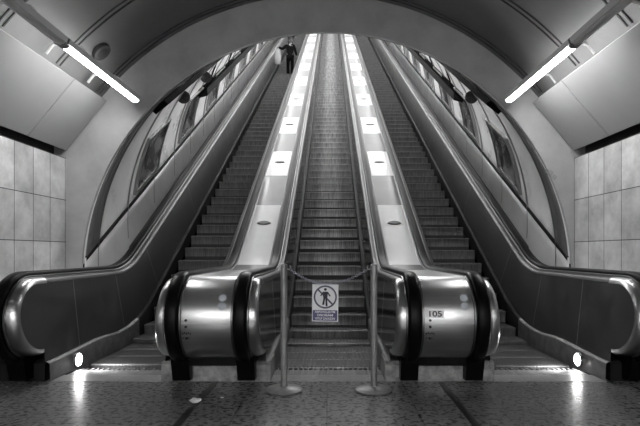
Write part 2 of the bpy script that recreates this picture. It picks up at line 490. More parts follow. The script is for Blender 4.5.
# faint scribble on the end wall, right side
mb = MB()
def ring(cx, cz, rx, rz, rot, w=0.012, n=28):
    A, B = [], []
    for k in range(n + 1):
        a = 2 * pi * k / n * 1.04
        for L, s in ((A, 1), (B, 0)):
            x, z = (rx - s * w) * cos(a), (rz - s * w) * sin(a)
            L.append((cx + x * cos(rot) - z * sin(rot), YW - 0.004, cz + x * sin(rot) + z * cos(rot)))
    mb.grid([A, B])
def pw(px, py, Y=YW): return ((px - 331) * Y / 497 + 0.03, 1.2 - (py - 252) * Y / 497)
for (px, py, rx, rz, ro) in ((548.5, 172, .055, .036, -.3), (546.8, 171.5, .03, .036, .2), (551, 173, .03, .03, .4), (554.5, 177.5, .035, .03, 1.0), (554.2, 176.8, .018, .03, .3), (553, 189, .012, .008, 0)):
    x, z = pw(px, py); ring(x, z, rx, rz, ro)
gr = mb.build('graffiti', M['graffiti'], bpy.data.objects['wall_back'], smooth=0)
gr['label'] = 'faint ink scribble on the pale end wall'

# vault
mb = MB(); rows = []
for y in (YB, -3, 0, 3, YW + 0.02):
    rows.append([(HX + HR * cos(a), y, HZ + HR * sin(a)) for a in [radians(33 + 114 * k / 60) for k in range(61)]])
mb.grid(rows)
structure(mb.build('ceiling', M['vault'], smooth=60, solid=0.04))
def vault_rib(idx, y):
    mb = MB()
    for dy in (-0.04, 0.04):
        rows = []
        for k in range(61):
            a = radians(40 + 100 * k / 60)
            rows.append([(HX + (HR - q) * cos(a), y + dy + w, HZ + (HR - q) * sin(a)) for q, w in ((0.0, -0.009), (0.030, -0.009), (0.030, 0.009), (0.0, 0.009))])
        mb.grid(rows, True)
    structure(mb.build('trim_%d' % idx, M['rib'], smooth=60))
for k in range(11): vault_rib(10 + k, 7.05 - 1.05 * k)
# hall rear end
mb = MB(); mb.box((HX, YB - 0.1, 2.4), (9, 0.2, 5.6))
structure(mb.build('wall_front', M['plaster'], smooth=0))

# ------------------------------------------------------------------ tunnel
DY = Vector((0, 1, TAN))
def tun(a, y, r=TR): return (TX + r * cos(a), y, TZ + r * sin(a) + (y - YW) * TAN)
TEND = 41.0
A_DADO = math.asin((1.07 - TZ) / TR)
mb = MB(); rows = []
for y in (YW + 0.05, 10, 16, 24, 32, TEND):
    rows.append([tun(a, y) for a in [A_DADO - 0.02 + (pi - 2 * A_DADO + 0.04) * k / 64 for k in range(65)]])
mb.grid(rows)
structure(mb.build('wall_tunnel', M['tunnel'], smooth=60, solid=0.03))
# dark portal ring just inside the arch, up to the first joint
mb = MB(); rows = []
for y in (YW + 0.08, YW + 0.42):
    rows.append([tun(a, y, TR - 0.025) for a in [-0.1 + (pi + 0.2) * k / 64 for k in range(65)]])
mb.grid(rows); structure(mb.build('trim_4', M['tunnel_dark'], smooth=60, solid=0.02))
# lower dado lining, both sides, and the joint line along its top
for i, s in enumerate((1, -1)):
    mb = MB(); rows = []
    for y in (YW + 0.05, 12, 20, 30, TEND):
        row = []
        for k in range(7):
            a = A_DADO - 0.30 * (1 - k / 6)
            p = tun(a, y, TR - 0.03); row.append((TX + s * (p[0] - TX), p[1], p[2]))
        rows.append(row)
    mb.grid(rows); structure(mb.build('trim_%d' % (5 + i), M['dado'], smooth=60, solid=0.02))
    mb = MB(); rows = []
    for y in (YW + 0.05, 12, 20, 30, TEND):
        rows.append([(TX + s * (tun(a, y, r)[0] - TX), y, tun(a, y, r)[2]) for a, r in ((A_DADO - .008, TR), (A_DADO - .008, TR - .045), (A_DADO + .008, TR - .045), (A_DADO + .008, TR))])
    mb.grid(rows, True); structure(mb.build('trim_%d' % (30 + i), M['black'], smooth=0))
# ring joints
mb = MB()
for y in [YW + 0.44] + [8.75 + 1.3 * k for k in range(24)]:
    rows = []
    for k in range(65):
        a = -0.08 + (pi + 0.16) * k / 64
        rows.append([tun(a, y - 0.010, TR - 0.02), tun(a, y - 0.010, TR - 0.046), tun(a, y + 0.010, TR - 0.046), tun(a, y + 0.010, TR - 0.02)])
    mb.grid(rows, True)
structure(mb.build('trim_32', M['ad_frame'], smooth=60))
# upper end of the tunnel
mb = MB(); mb.box((0, TEND + 0.1, TZ + (TEND - YW) * TAN + 0.5), (9, 0.2, 9))
structure(mb.build('wall_top', M['plaster'], smooth=0))
mb = MB(); mb.box((0, (YEND + TEND) / 2 + 0.02, nose(YEND) - 0.06), (7.0, TEND - YEND - 0.06, 0.1))
structure(mb.build('floor_top', M['floor'], smooth=0))

# posters on the tunnel wall
def poster(y0, w, s, pm, label, a_top=0.405):
    root = empty('poster_frame', (0, 0, 0))
    a0 = A_DADO + 0.035
    def P(y, a, r): p = tun(a, y, r); return (TX + s * (p[0] - TX), p[1], p[2])
    # the panel is square to the slope lines: edges are rings, so y shifts nothing
    mb = MB(); n = 10
    fw = 0.055; fa = fw / TR
    def bar(ya, yb, aa, ab):
        rows = []
        for k in range(n + 1):
            a = aa + (ab - aa) * k / n
            rows.append([P(ya, a, TR - .02), P(ya, a, TR - .075), P(yb, a, TR - .075), P(yb, a, TR - .02)])
        ids = mb.grid(rows, True); mb.face(ids[0]); mb.face(ids[-1])
    bar(y0, y0 + fw, a0, a_top); bar(y0 + w - fw, y0 + w, a0, a_top); bar(y0 + fw, y0 + w - fw, a0, a0 + fa); bar(y0 + fw, y0 + w - fw, a_top - fa, a_top)
    mb.build('frame', M['ad_frame'], root, 50)
    mb = MB(); rows = []
    for k in range(n + 1):
        a = a0 + fa * .6 + (a_top - a0 - 1.2 * fa) * k / n
        rows.append([P(y0 + fw * .6, a, TR - .05), P(y0 + w - fw * .6, a, TR - .05)])
    mb.grid(rows); mb.build('print', pm, root, 60)
    tag(root, label, 'poster', 'framed posters along the escalator tunnel')
ords = ['nearest', 'second', 'third', 'fourth', 'fifth', 'sixth', 'seventh', 'eighth']
for s, nm in ((-1, 'left'), (1, 'right')):
    for k in range(8):
        dark = POSTERS[0] if k < 2 else POSTERS[1 + k % 2]
        lab = '%s framed poster from the arch on the %s tunnel wall, above the joint line' % (ords[k], nm)
        poster(9.0 + 2.6 * k, 1.2, s, dark, lab)

# cable trays hung from brackets, and horn speakers
for s, nm, ys in ((-1, 'left', 12.4), (1, 'right', 12.0)):
    root = empty('cable_tray', (0, 0, 0))
    def Q(u, y, h): return (TX + s * u, y, h + nose_line(y))
    def nose_line(y): return (y - Y0) * TAN
    mb = MB(); rows = []
    for y in (ys, ys + 9, ys + 18, 39.0):
        rows.append([Q(3.02, y, 1.72), Q(3.24, y, 1.66), Q(3.26, y, 1.86), Q(3.24, y, 1.86), Q(3.22, y, 1.70), Q(3.04, y, 1.76), Q(3.06, y, 1.90), Q(3.03, y, 1.90)])
    ids = mb.grid(rows, True); mb.face(ids[0]); mb.face(ids[-1])
    mb.build('tray', M['tray'], root, 0)
    y = ys + 0.8
    for k in range(10):
        mb = MB(); mb.tube([Q(3.15, y, 1.72), Q(3.12, y, 2.02), Q(3.02, y, 2.28), Q(TR - .6, y, 2.46)], 0.022, 8)
        mb.build('bracket', M['tray'], root)
        y += 2.3
    tag(root, 'dark cable tray hanging along the upper %s wall of the escalator tunnel' % nm, 'cable tray', 'hanging cable trays')
    # second tray close under the arch edge
    root = empty('cable_duct', (0, 0, 0))
    mb = MB(); rows = []
    for y in (7.72, 11.6):
        rows.append([Q(2.46, y, 2.82), Q(2.66, y, 2.66), Q(2.72, y, 2.72), Q(2.54, y, 2.88)])
    ids = mb.grid(rows, True); mb.face(ids[0]); mb.face(ids[-1])
    mb.build('duct', M['tray'], root, 0)
    tag(root, 'short black cable duct just inside the %s edge of the arch' % nm, 'cable duct', 'cable ducts inside the arch')
def horn(u, y, h, s, label):
    c = (TX + s * u, y, h + (y - Y0) * TAN)
    root = empty('loudspeaker', c)
    mb = MB(); mb.lathe([(0.04, 0.18), (0.06, 0.13), (0.075, 0.04), (0.115, -0.025), (0.132, -0.05), (0.115, -0.04), (0.04, 0.015)], (0, 0, 0), 20, 'y')
    mb.build('horn', M['speaker'], root)
    mb = MB(); mb.tube([(0, 0.1, 0.04), (s * 0.06, 0.1, 0.10), (s * 0.12, 0.1, 0.16)], 0.02, 8)
    mb.build('bracket', M['tray'], root)
    tag(root, label, 'loudspeaker', 'loudspeakers in the tunnel')
horn(2.90, 11.8, 2.30, -1, 'dark round loudspeaker beside the lower end of the left cable tray')
horn(2.92, 10.1, 2.28, -1, 'dark round loudspeaker nearest the arch on the left tunnel wall')
horn(2.90, 10.1, 2.28, 1, 'dark round loudspeaker on the right tunnel wall near the arch')

# ------------------------------------------------------------------ sloped panels, lamps, ceiling speaker
def slope_panel(x0, z0, x1, z1, y0, y1, label):
    d = Vector((x1 - x0, 0, z1 - z0)); n = Vector((-d.z, 0, d.x)).normalized() * 0.03
    if n.z > 0: n = -n
    a, b = Vector((x0, 0, z0)), Vector((x1, 0, z1))
    poly = [(p.x, p.z) for p in (a, b, b - n, a - n)]
    mb = MB(); mb.prism(poly, y0, y1, 1)
    o = mb.build('cladding_panel', M['panel_white'], smooth=0, bevel=0.006)
    tag(o, label, 'wall panel', 'sloped panels under the vault')
seams = [7.17, 6.26, 4.1, 1.9, -0.3, -2.5, -4.7, -6.9]
for s, nm, (x0, z0, x1, z1) in ((0, 'left', (-3.79, 2.66, -3.20, 3.38)), (1, 'right', (3.53, 2.66, 2.93, 3.36))):
    for k in range(len(seams) - 1):
        where = ['pale sloped panel touching the end wall, above the %s tile wall', 'pale sloped panel second from the end wall, glowing beside the lit %s lamp'][k] % nm if k < 2 else 'pale sloped panel above the %s tile wall, %s from the end wall' % (nm, ords[k])
        slope_panel(x0, z0, x1, z1, seams[k + 1] + 0.006, seams[k] - 0.006, where)

def tube_lamp(x, z, y0, y1, lit, s, label, on='lamp_on'):
    root = empty('tube_lamp', (x, y0, z)); L = y1 - y0
    rot = 0.6 * s
    def sec(pts): return [(px * cos(rot) - pz * sin(rot), px * sin(rot) + pz * cos(rot)) for px, pz in pts]
    mb = MB(); mb.prism(sec([(-.07, 0.02), (.07, 0.02), (.055, .075), (-.055, .075)]), 0.0, L, 1)
    mb.build('housing', M['lampbody'], root, 30)
    mb = MB(); pr = [(0.072 * cos(a), 0.018 - 0.062 * sin(a)) for a in [pi * k / 12 for k in range(13)]]
    mb.prism(sec(pr), 0.03, L - 0.03, 1)
    mb.build('diffuser', M[on] if lit else M['lamp_off'], root, 40)
    for yy in (0.0, L - 0.03):
        mb = MB(); pr = [(0.078 * cos(a), 0.018 - 0.07 * sin(a)) for a in [pi * k / 12 for k in range(13)]]
        mb.prism(sec(pr), yy, yy + 0.03, 1); mb.build('end_cap', M['lampbody'], root, 40)
    for yy in (L * 0.34, L * 0.86):
        mb = MB(); mb.tube([(0, yy, 0.05), (s * 0.12, yy, 0.20), (s * 0.28, yy, 0.28), (s * 0.44, yy, 0.24), (s * 0.52, yy, 0.14)], 0.018, 8)
        mb.build('bracket', M['lampbracket'], root)
    tag(root, label, 'lamp', 'tube lamps along the hall vault')
LZ = 3.31
for s, nm, x in ((-1, 'left', -2.68), (1, 'right', 2.50)):
    tube_lamp(x, LZ, 5.0, 6.86, True, s, 'lit white tube lamp ending at the arched end wall, %s side' % nm)
    tube_lamp(x, LZ, 2.98, 4.97, False, s, 'unlit grey tube lamp in line before the lit lamp, %s side' % nm)
    tube_lamp(x, LZ, 0.6, 2.6, False, s, 'unlit grey tube lamp overhead behind the first unlit lamp, %s side' % nm)
    tube_lamp(x, LZ, -3.0, -1.0, True, s, 'lit tube lamp behind the viewpoint in the middle of the hall, %s side' % nm)
    tube_lamp(x, LZ, -6.8, -4.8, True, s, 'bright tube lamp close to the rear wall of the hall, %s side' % nm, 'lamp_bright')  # unseen lamps added and boosted to brighten the rear wall

root = empty('ceiling_speaker', (0, 0, 0))
a = radians(133.5)
c = Vector((HX + (HR - .02) * cos(a), 6.42, HZ + (HR - .02) * sin(a)))
root.location = c; root.rotation_euler = (0, -(a - pi / 2) + pi, 0)
mb = MB(); mb.lathe([(0.125, -0.02), (0.13, 0.02), (0.12, 0.05), (0.10, 0.055)], (0, 0, 0), 28); mb.build('rim', M['speaker'], root)
mb = MB(); mb.lathe([(0.10, 0.045), (0.07, 0.062), (0.02, 0.068)], (0, 0, 0), 28); mb.build('grille', M['black'], root)
tag(root, 'round dark loudspeaker on the vault left of the arch, beside the lit lamp', 'speaker')

# ------------------------------------------------------------------ escalator lanes
def step_mesh(hw, m, tm):
    mb = MB()
    prof = [(STEP - 0.006, 0.0), (0.012, 0.0), (0.003, -0.004), (0.0, -0.013), (0.004, -0.03), (0.014, -0.07), (0.017, -0.12), (0.015, -0.152), (0.006, -RISE - 0.012), (0.03, -RISE - 0.012), (0.04, -0.03), (STEP - 0.006, -0.03)]
    mb.prism(prof, -hw, hw); mb.mi[0] = 1; mb.mi[7] = 2
    # tread cleats
    mb.cur = 1
    n = int(hw * 2 / 0.042)
    for k in range(n):
        x = -hw + 0.02 + k * (2 * hw - 0.04) / (n - 1)
        mb.box((x, STEP / 2 + 0.004, 0.003), (0.014, STEP - 0.03, 0.008))
    o = mb.build('step', [m, tm, M['step_foot']], None, 30)
    me = o.data; bpy.data.objects.remove(o)
    return me
def lane(xc, hw, phase, m, label, name_side):
    root = empty('escalator', (xc, YCOMB, 0))
    me = step_mesh(hw, m, M['tread'] if m is M['step'] else M['tread_side'])
    y = YCOMB + 0.10 + phase; n = 0
    while y < YEND - 0.2 and n < 99:
        o = bpy.data.objects.new('step', me); COL.objects.link(o); o.parent = root
        o.location = (0, y - YCOMB, nose(y)); y += STEP; n += 1
    mb = MB(); mb.box((0, -0.08, -0.012), (2 * hw, 0.20, 0.03))
    nt = int(hw * 2 / 0.05)
    for k in range(nt):
        mb.box((-hw + 0.025 + k * (2 * hw - 0.05) / (nt - 1), 0.06, -0.004), (0.012, 0.10, 0.012))
    mb.build('comb_plate', M['landing'], root, 0)
    tag(root, label, 'escalator', 'escalator flights')
    return root
lane(0, 0.535, 0.05, M['step'], 'stopped middle escalator closed off by the hanging sign', 'middle')
lane(-2.05, 0.495, 0.20, M['step_side'], 'left escalator carrying the person in dark clothing', 'left')
lane(2.05, 0.495, 0.12, M['step_side'], 'right escalator beside the newel numbered 105', 'right')

# ------------------------------------------------------------------ balustrades
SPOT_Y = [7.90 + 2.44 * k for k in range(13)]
def deck_strip(root, xc, s0, s1):
    path_all = rail_path()
    def strip(name, m, ya, yb, newel=False):
        mb = MB()
        if newel:
            pth = [p for p in path_all if p[0] <= yb or p[3] < 0.5]
        else:
            pth = [(y, railz(y), 0, 1) for y in []]
            n = max(2, int((yb - ya) / 0.12)); pth = []
            for k in range(n + 1):
                y = ya + (yb - ya) * k / n; e = .01; sl = (railz(y + e) - railz(y - e)) / (2 * e); q = sqrt(1 + sl * sl)
                pth.append((y, railz(y), -sl / q, 1 / q))
        sec = [(s0, -0.06), (s0, -0.028), (s0 + 0.008, -0.022), (s1 - 0.008, -0.022), (s1, -0.028), (s1, -0.06)]
        sweep(mb, sec, pth, xc, 1)
        return mb.build(name, m, root, 50)
    strip('newel_drum', M['steel_drum'], 0, 6.25, True)
    last = 6.25; k = 0
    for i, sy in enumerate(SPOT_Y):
        a, b = sy - (1.2 if i == 0 else 0.66), sy + 0.60  # stretch of deck painted as a bright reflection
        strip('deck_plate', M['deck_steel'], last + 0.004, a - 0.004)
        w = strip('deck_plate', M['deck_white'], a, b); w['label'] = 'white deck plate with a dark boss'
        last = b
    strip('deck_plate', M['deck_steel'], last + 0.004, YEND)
    for sy in SPOT_Y:
        mb = MB(); n = 20; top, bot = [], []
        for k in range(n):
            a = 2 * pi * k / n; x = 0.115 * cos(a); q = 0.062 * math.copysign(abs(sin(a)) ** 1.35, sin(a))
            dz = lambda q: q * TAN * cos(radians(30))
            qy = q * cos(radians(30))
            bot.append(mb.vert((xc + x, sy + qy - 0, railz(sy) + qy * TAN - 0.022)))
            top.append(mb.vert((xc + x * .8, sy + qy * .8 - 0.009, railz(sy) + qy * .8 * TAN - 0.022 + 0.016)))
        for k in range(n): mb.face((bot[k], bot[(k + 1) % n], top[(k + 1) % n], top[k]))
        mb.face(top); mb.build('deck_boss', M['knob'], root, 30)

XD = 1.036
def drum_pt(xw, ang, off):
    a = radians(ang); r = RR - 0.022 + off
    return Vector((xw, CY + r * cos(a), CZ + r * sin(a))), Vector((0, cos(a), sin(a)))
def drum_frame(xw, ang, off):
    """matrix whose local x is world x, local y runs up round the drum and local z points outward"""
    p, n = drum_pt(xw, ang, off)
    X = Vector((1, 0, 0)); Yv = n.cross(X)
    if Yv.z < 0: Yv = -Yv
    Z = X.cross(Yv)
    m = Matrix((X, Yv, Z)).transposed().to_4x4(); m.translation = p
    return m
def disc(root, name, xw, ang, r, m, thick=0.004, lab=None):
    mt = drum_frame(xw, ang, 0.001); mb = MB()
    mb.lathe([(r, 0), (r, thick), (r * .93, thick + .001)], (0, 0, 0), 28)
    mb.v = [tuple(mt @ Vector(v)) for v in mb.v]
    o = mb.build(name, m, root, 30)
    if lab: o['label'] = lab
    return o
def angle_for_z(z): return 180 - math.degrees(math.asin(max(-1, min(1, (z - CZ) / (RR - 0.02)))))

def divider(xc, label, number):
    root = empty('escalator_balustrade', (xc, CY, 0))
    class R: pass
    hold = root
    root.location = (0, 0, 0)
    for s in (1, -1):
        inner = (s < 0) == (xc > 0)
        make_side(root, xc, s, 0.045, M['panel_mirror'] if inner else M['panel_dark'], [5.4, 6.6] + [8.4 + 2 * k for k in range(14)], True)
    deck_strip(root, xc, -0.212, 0.212)
    # newel foot: stepped front plinth with two black handrail inlets
    mb = MB(); w = 0.505
    mb.prism([(4.60, 0.0), (4.60, 0.155), (4.63, 0.185), (4.95, 0.185), (4.95, 0.0)], xc - w, xc + w)
    mb.build('plinth', M['plinth_front'], root, 20)
    for s in (1, -1):
        mb = MB()
        mb.prism([(4.52, 0.03), (4.50, 0.10), (4.46, 0.23), (4.52, 0.28), (4.75, 0.28), (4.75, 0.03)], xc + s * 0.215, xc + s * 0.375)
        mb.build('handrail_inlet', M['rubber'], root, 30)
    mb = MB(); mb.prism([(4.52, 0.165), (4.62, 0.165), (4.64, 0.30), (4.46, 0.30), (4.48, 0.24)], xc - 0.215, xc + 0.215)
    mb.build('kick_plate', M['skirt'], root, 30)
    # small fittings on the drum
    ox = xc
    for z in (0.735, 0.665):
        disc(root, 'round_sticker', ox + 0.135, angle_for_z(z + .07), 0.034, M['sticker'], 0.002, 'pale round sticker')
    for z in (0.62, 0.565, 0.465):
        disc(root, 'push_button', ox - 0.165, angle_for_z(z), 0.011, M['mark'], 0.010)
    mb = MB(); mt = drum_frame(ox - 0.165, angle_for_z(0.505), 0.002)
    for k in range(5): mb.box((-.03 + .016 * k, 0.006 * (k % 2), 0), (.010, .012, .002))
    for k in range(3): mb.box((-.026 + .022 * k, -.040, 0), (.010, .008, .002))
    mb.v = [tuple(mt @ Vector(v)) for v in mb.v]; mb.build('button_marking', M['mark'], root, 0)
    # bright joint line round the drum
    mb = MB(); mt = drum_frame(ox, angle_for_z(0.592), 0.001); mb.box((0, 0, 0), (0.415, 0.007, 0.004)); mb.v = [tuple(mt @ Vector(v)) for v in mb.v]
    mb.build('joint_strip', M['seam_bright'], root, 0)
    if number:
        mt = drum_frame(ox - 0.125, angle_for_z(0.672), 0.004); mb = MB(); mb.box((0, 0, 0), (0.158, 0.066, 0.003)); mb.v = [tuple(mt @ Vector(v)) for v in mb.v]
        pl = mb.build('number_plate', M['plate'], root, 0); pl['label'] = 'pale plate reading 105'
        text_mesh('105', 0.066, M['mark'], 'numerals', pl, mt @ Matrix.Translation((0, 0, 0.0025)), 0.108, 0.0008)
    tag(root, label, 'balustrade', 'escalator balustrades')
    return root
divider(-XD, 'steel balustrade and drum newel left of the hanging sign, without a number plate', False)
divider(XD, 'steel balustrade with the drum newel carrying the 105 plate', True)

def outer(s, wall_x, label):
    xc = s * 3.11
    root = empty('escalator_balustrade', (0, 0, 0))
    seam = [5.22, 6.25, 7.3] + [9.4 + 2 * k for k in range(14)]
    make_side(root, xc, -s, 0.08, M['panel_dark'], seam, False)
    # cover between the handrail and the wall: flat run in the hall, then up the slope
    mb = MB(); path = [p for p in rail_path() if p[0] < YW - 0.02 or p[3] < 0.5]
    sec = [(0.212, -0.05), (0.20, -0.03), (0.175, -0.05), (0.165, -0.30), (-(abs(wall_x) - 3.11) + 0.02, -0.31), (-(abs(wall_x) - 3.11) + 0.02, -0.34)]
    sweep(mb, sec, path, xc, -s); mb.build('newel_drum', M['steel_drum'], root, 40)
    mb = MB(); path = rail_path(y_from=YW + 0.06)
    sweep(mb, [(0.212, -0.05), (0.20, -0.03), (0.18, -0.04), (0.16, -0.93), (-0.40, -0.95)], path, xc, -s); mb.build('deck_cover', M['skirt'], root, 40)
    mb = MB()
    xa, xb = s * 2.63, s * (abs(wall_x) - 0.02)
    mb.prism([(4.62, 0.0), (4.62, 0.16), (4.65, 0.185), (4.95, 0.185), (4.95, 0.0)], min(xa, xb), max(xa, xb))
    mb.build('plinth', M['skirt'], root, 20)
    mb = MB(); x0, x1 = xc - s * 0.215, xc - s * 0.375
    mb.prism([(4.52, 0.03), (4.50, 0.10), (4.46, 0.23), (4.52, 0.28), (4.75, 0.28), (4.75, 0.03)], min(x0, x1), max(x0, x1))
    mb.build('handrail_inlet', M['rubber'], root, 30)
    # round spotlight let into the plinth
    mb = MB(); y = 5.08; x = s * (2.475)
    xf = xc - s * (0.42 + 0.08 + 0.04)
    mb.lathe([(0.072, 0.0), (0.072, 0.02), (0.064, 0.026), (0.06, 0.02)], (0, 0, 0), 24, 'x')
    mb.v = [(xf - s * v[0], y + v[1], 0.10 + v[2]) for v in mb.v]
    bz = mb.build('spotlight', M['rim'], root, 40); bz['label'] = 'small round spotlight'
    mb = MB(); mb.lathe([(0.06, 0.018), (0.045, 0.034), (0.018, 0.040)], (0, 0, 0), 24, 'x')
    mb.v = [(xf - s * v[0], y + v[1], 0.10 + v[2]) for v in mb.v]
    mb.build('lens', M['spot_on'], bz, 40)
    tag(root, label, 'balustrade', 'escalator balustrades')
outer(-1, XL, 'dark outer balustrade along the left wall with a glowing floor spotlight')
outer(1, XR, 'dark outer balustrade along the right wall with a glowing floor spotlight')

# ------------------------------------------------------------------ stanchions, chain, sign
SY = 4.29
def stanchion(x, label, s):
    root = empty('stanchion', (x, SY, 0.004))
    mb = MB(); mb.lathe([(0.158, 0.0), (0.160, 0.012), (0.150, 0.022), (0.06, 0.034), (0.034, 0.040), (0.030, 0.05)], (0, 0, 0), 40)
    mb.build('base', M['post'], root, 40)
    mb = MB(); mb.lathe([(0.029, 0.045), (0.029, 1.06), (0.031, 1.062), (0.031, 1.082), (0.022, 1.092), (0.01, 1.096)], (0, 0, 0), 24)
    mb.build('post', M['post'], root, 40)
    mb = MB(); mb.tube([(0.025 * s, 0, 1.05), (0.05 * s, 0, 1.045), (0.058 * s, 0, 1.065), (0.05 * s, 0, 1.08)], 0.006, 8)
    mb.build('hook', M['rim'], root, 40)
    tag(root, label, 'stanchion', 'stanchions closing the middle escalator')
stanchion(-0.376, 'left steel stanchion on a round base, before the plain newel', 1)
stanchion(0.400, 'right steel stanchion on a round base, before the newel numbered 105', -1)

CT = [(-0.324, 1.052), (-0.02, 0.925), (0.348, 1.052)]
def chain_pt(t):
    (x0, z0), (x1, z1), (x2, z2) = CT
    if t < 0.47:
        q = t / 0.47; x = x0 + (x1 - x0) * q; z = z0 + (z1 - z0) * q - 0.028 * 4 * q * (1 - q) * 1.0
    else:
        q = (t - 0.47) / 0.53; x = x1 + (x2 - x1) * q; z = z1 + (z2 - z1) * q - 0.030 * 4 * q * (1 - q)
    return Vector((x, SY, z))
mb = MB(); n = 40
for i in range(n):
    p0, p1 = chain_pt(i / n), chain_pt((i + 1) / n); c = (p0 + p1) / 2; d = (p1 - p0); L = d.length; d.normalize()
    side = Vector((0, 1, 0)) if i % 2 else d.cross(Vector((0, 1, 0))).normalized()
    pts = []
    for k in range(13):
        a = 2 * pi * k / 12; pts.append(c + d * cos(a) * L * 0.68 + side * sin(a) * 0.0085)
    mb.tube(pts, 0.0030, 6, False)
ch = mb.build('chain', M['chain'], None, 60)
tag(ch, 'pale thin chain hung between the two stanchions', 'chain')

root = empty('prohibition_sign', (-0.02, SY, 0.76))
SW, SH = 0.226, 0.320
rotm = Matrix.Rotation(radians(1.0), 4, 'Y')
root.rotation_euler = (0, radians(0.8), 0)
mb = MB(); mb.box((0, 0, 0), (SW, 0.006, SH)); mb.build('board', M['sign_white'], root, 0, bevel=0.001)
face = Matrix(((1, 0, 0, 0), (0, 0, -1, -0.0035), (0, 1, 0, 0), (0, 0, 0, 1)))   # local xy -> sign xz, facing the hall
def flat(name, polys, m, z=0.0):
    mb = MB()
    for poly in polys:
        mb.prism(poly, 0, 0.0012 + z, 2)
    mb.v = [tuple(face @ Vector((v[0], v[1], v[2]))) for v in mb.v]
    return mb.build(name, m, root, 0)
cy = 0.052; r0, r1 = 0.100, 0.086
ringpolys = []
for k in range(48):
    a, b = 2 * pi * k / 48, 2 * pi * (k + 1) / 48
    ringpolys.append([(r1 * cos(a), cy + r1 * sin(a)), (r0 * cos(a), cy + r0 * sin(a)), (r0 * cos(b), cy + r0 * sin(b)), (r1 * cos(b), cy + r1 * sin(b))])
d = 0.707 * 0.088; w = 0.005
ringpolys.append([(-d - w, cy + d - w), (-d + w, cy + d + w), (d + w, cy - d + w), (d - w, cy - d - w)])
flat('prohibition_ring', ringpolys, M['sign_ring'])
fig = []
fig.append([(0.000 + 0.0125 * cos(2 * pi * k / 16), cy + 0.065 + 0.0125 * sin(2 * pi * k / 16)) for k in range(16)])
fig.append([(-.022, cy + .046), (.022, cy + .046), (.019, cy + .004), (.016, cy - .012), (-.016, cy - .012), (-.019, cy + .004)])
fig.append([(-.022, cy + .046), (-.017, cy + .032), (-.036, cy + .006), (-.044, cy + .012)])
fig.append([(.022, cy + .046), (.017, cy + .032), (.038, cy + .004), (.046, cy + .010)])
fig.append([(-.016, cy - .010), (.000, cy - .010), (-.008, cy - .068), (-.026, cy - .068)])
fig.append([(.000, cy - .010), (.016, cy - .010), (.020, cy - .080), (.004, cy - .080)])
flat('walking_figure', fig, M['sign_black'], 0.0006)
bnd = flat('text_band', [[(-.105, -.152), (.105, -.152), (.105, -.062), (-.105, -.062)]], M['sign_blue'])
for txt, yy, wd, sz in (('NEPOVOLANÝM', -0.078, 0.172, 0.026), ('OSOBÁM', -0.106, 0.138, 0.026), ('VSTUP ZAKÁZÁN', -0.135, 0.172, 0.026)):
    text_mesh(txt, sz, M['sign_white'], 'lettering', bnd, face @ Matrix.Translation((0, yy, 0.002)), wd, 0.0008)
for s in (-1, 1):
    mb = MB(); mb.tube([(s * 0.05, 0, 0.154), (s * 0.05, -0.004, 0.164), (s * 0.045, 0, 0.172 )], 0.003, 6); mb.build('hanging_clip', M['chain'], root)
tag(root, 'white and blue no-entry sign with a crossed-out walking figure hung on the chain', 'sign')

# ------------------------------------------------------------------ litter
def litter(x, y, r, label, seed):
    rnd = random.Random(seed); bm = bmesh.new(); bmesh.ops.create_icosphere(bm, subdivisions=2, radius=r)
    for v in bm.verts:
        k = 0.6 + 0.65 * rnd.random(); v.co = Vector((v.co.x * k * 1.25, v.co.y * k, v.co.z * k * 0.55))
    zmin = min(v.co.z for v in bm.verts)
    for v in bm.verts: v.co.z -= zmin
    me = bpy.data.meshes.new('crumpled_paper'); bm.to_mesh(me); bm.free(); me.materials.append(M['paper'])
    o = bpy.data.objects.new('crumpled_paper', me); COL.objects.link(o); o.location = (x, y, 0.004)
    tag(o, label, 'litter')
litter(-1.045, 3.94, 0.036, 'larger scrap of crumpled white paper on the floor before the left newel', 3)
litter(-0.86, 4.06, 0.012, 'tiny white paper scrap on the floor, right of the larger one', 5)

# ------------------------------------------------------------------ person far up the left flight
def skin_obj(name, pts, edges, radii, m, parent, root_i=0, sub=2):
    me = bpy.data.meshes.new(name); me.from_pydata(pts, edges, []); me.materials.append(m)
    o = bpy.data.objects.new(name, me); COL.objects.link(o)
    if parent: o.parent = parent
    md = o.modifiers.new('skin', 'SKIN'); md.use_smooth_shade = True
    for i, sv in enumerate(me.skin_vertices[0].data):
        r = radii[i]; sv.radius = r if isinstance(r, tuple) else (r, r); sv.use_root = (i == root_i)
    sb = o.modifiers.new('sub', 'SUBSURF'); sb.levels = sub; sb.render_levels = sub
    return o
PY = 22.45
kst = round((PY - (YCOMB + 0.10 + 0.20)) / STEP)
psy = YCOMB + 0.30 + kst * STEP
pz = nose(psy) + 0.008
fy = 0.20
per = empty('person', (-1.84, psy + fy, pz))
# joints: 0 pelvis 1 belly 2 chest 3 neck 4 head 5 crown ; L arm 6-9, R arm 10-13 ; L leg 14-17, R leg 18-21
pts = [(0, 0, .92), (0, 0.02, 1.10), (0, .03, 1.32), (0, .04, 1.47), (0, .055, 1.56), (0, .06, 1.68),
       (-.18, .03, 1.40), (-.36, .02, 1.26), (-.52, .06, 1.36), (-.575, .08, 1.37),
       (.18, .03, 1.40), (.25, -.01, 1.14), (.30, .10, .98), (.31, .14, .92),
       (-.09, 0, .86), (-.10, .06, .50), (-.10, 0, .09), (-.10, .12, .04),
       (.09, 0, .86), (.095, .03, .50), (.10, -.03, .09), (.10, .09, .04)]
edg = [(0, 1), (1, 2), (2, 3), (3, 4), (4, 5), (2, 6), (6, 7), (7, 8), (8, 9), (2, 10), (10, 11), (11, 12), (12, 13), (0, 14), (14, 15), (15, 16), (16, 17), (0, 18), (18, 19), (19, 20), (20, 21)]
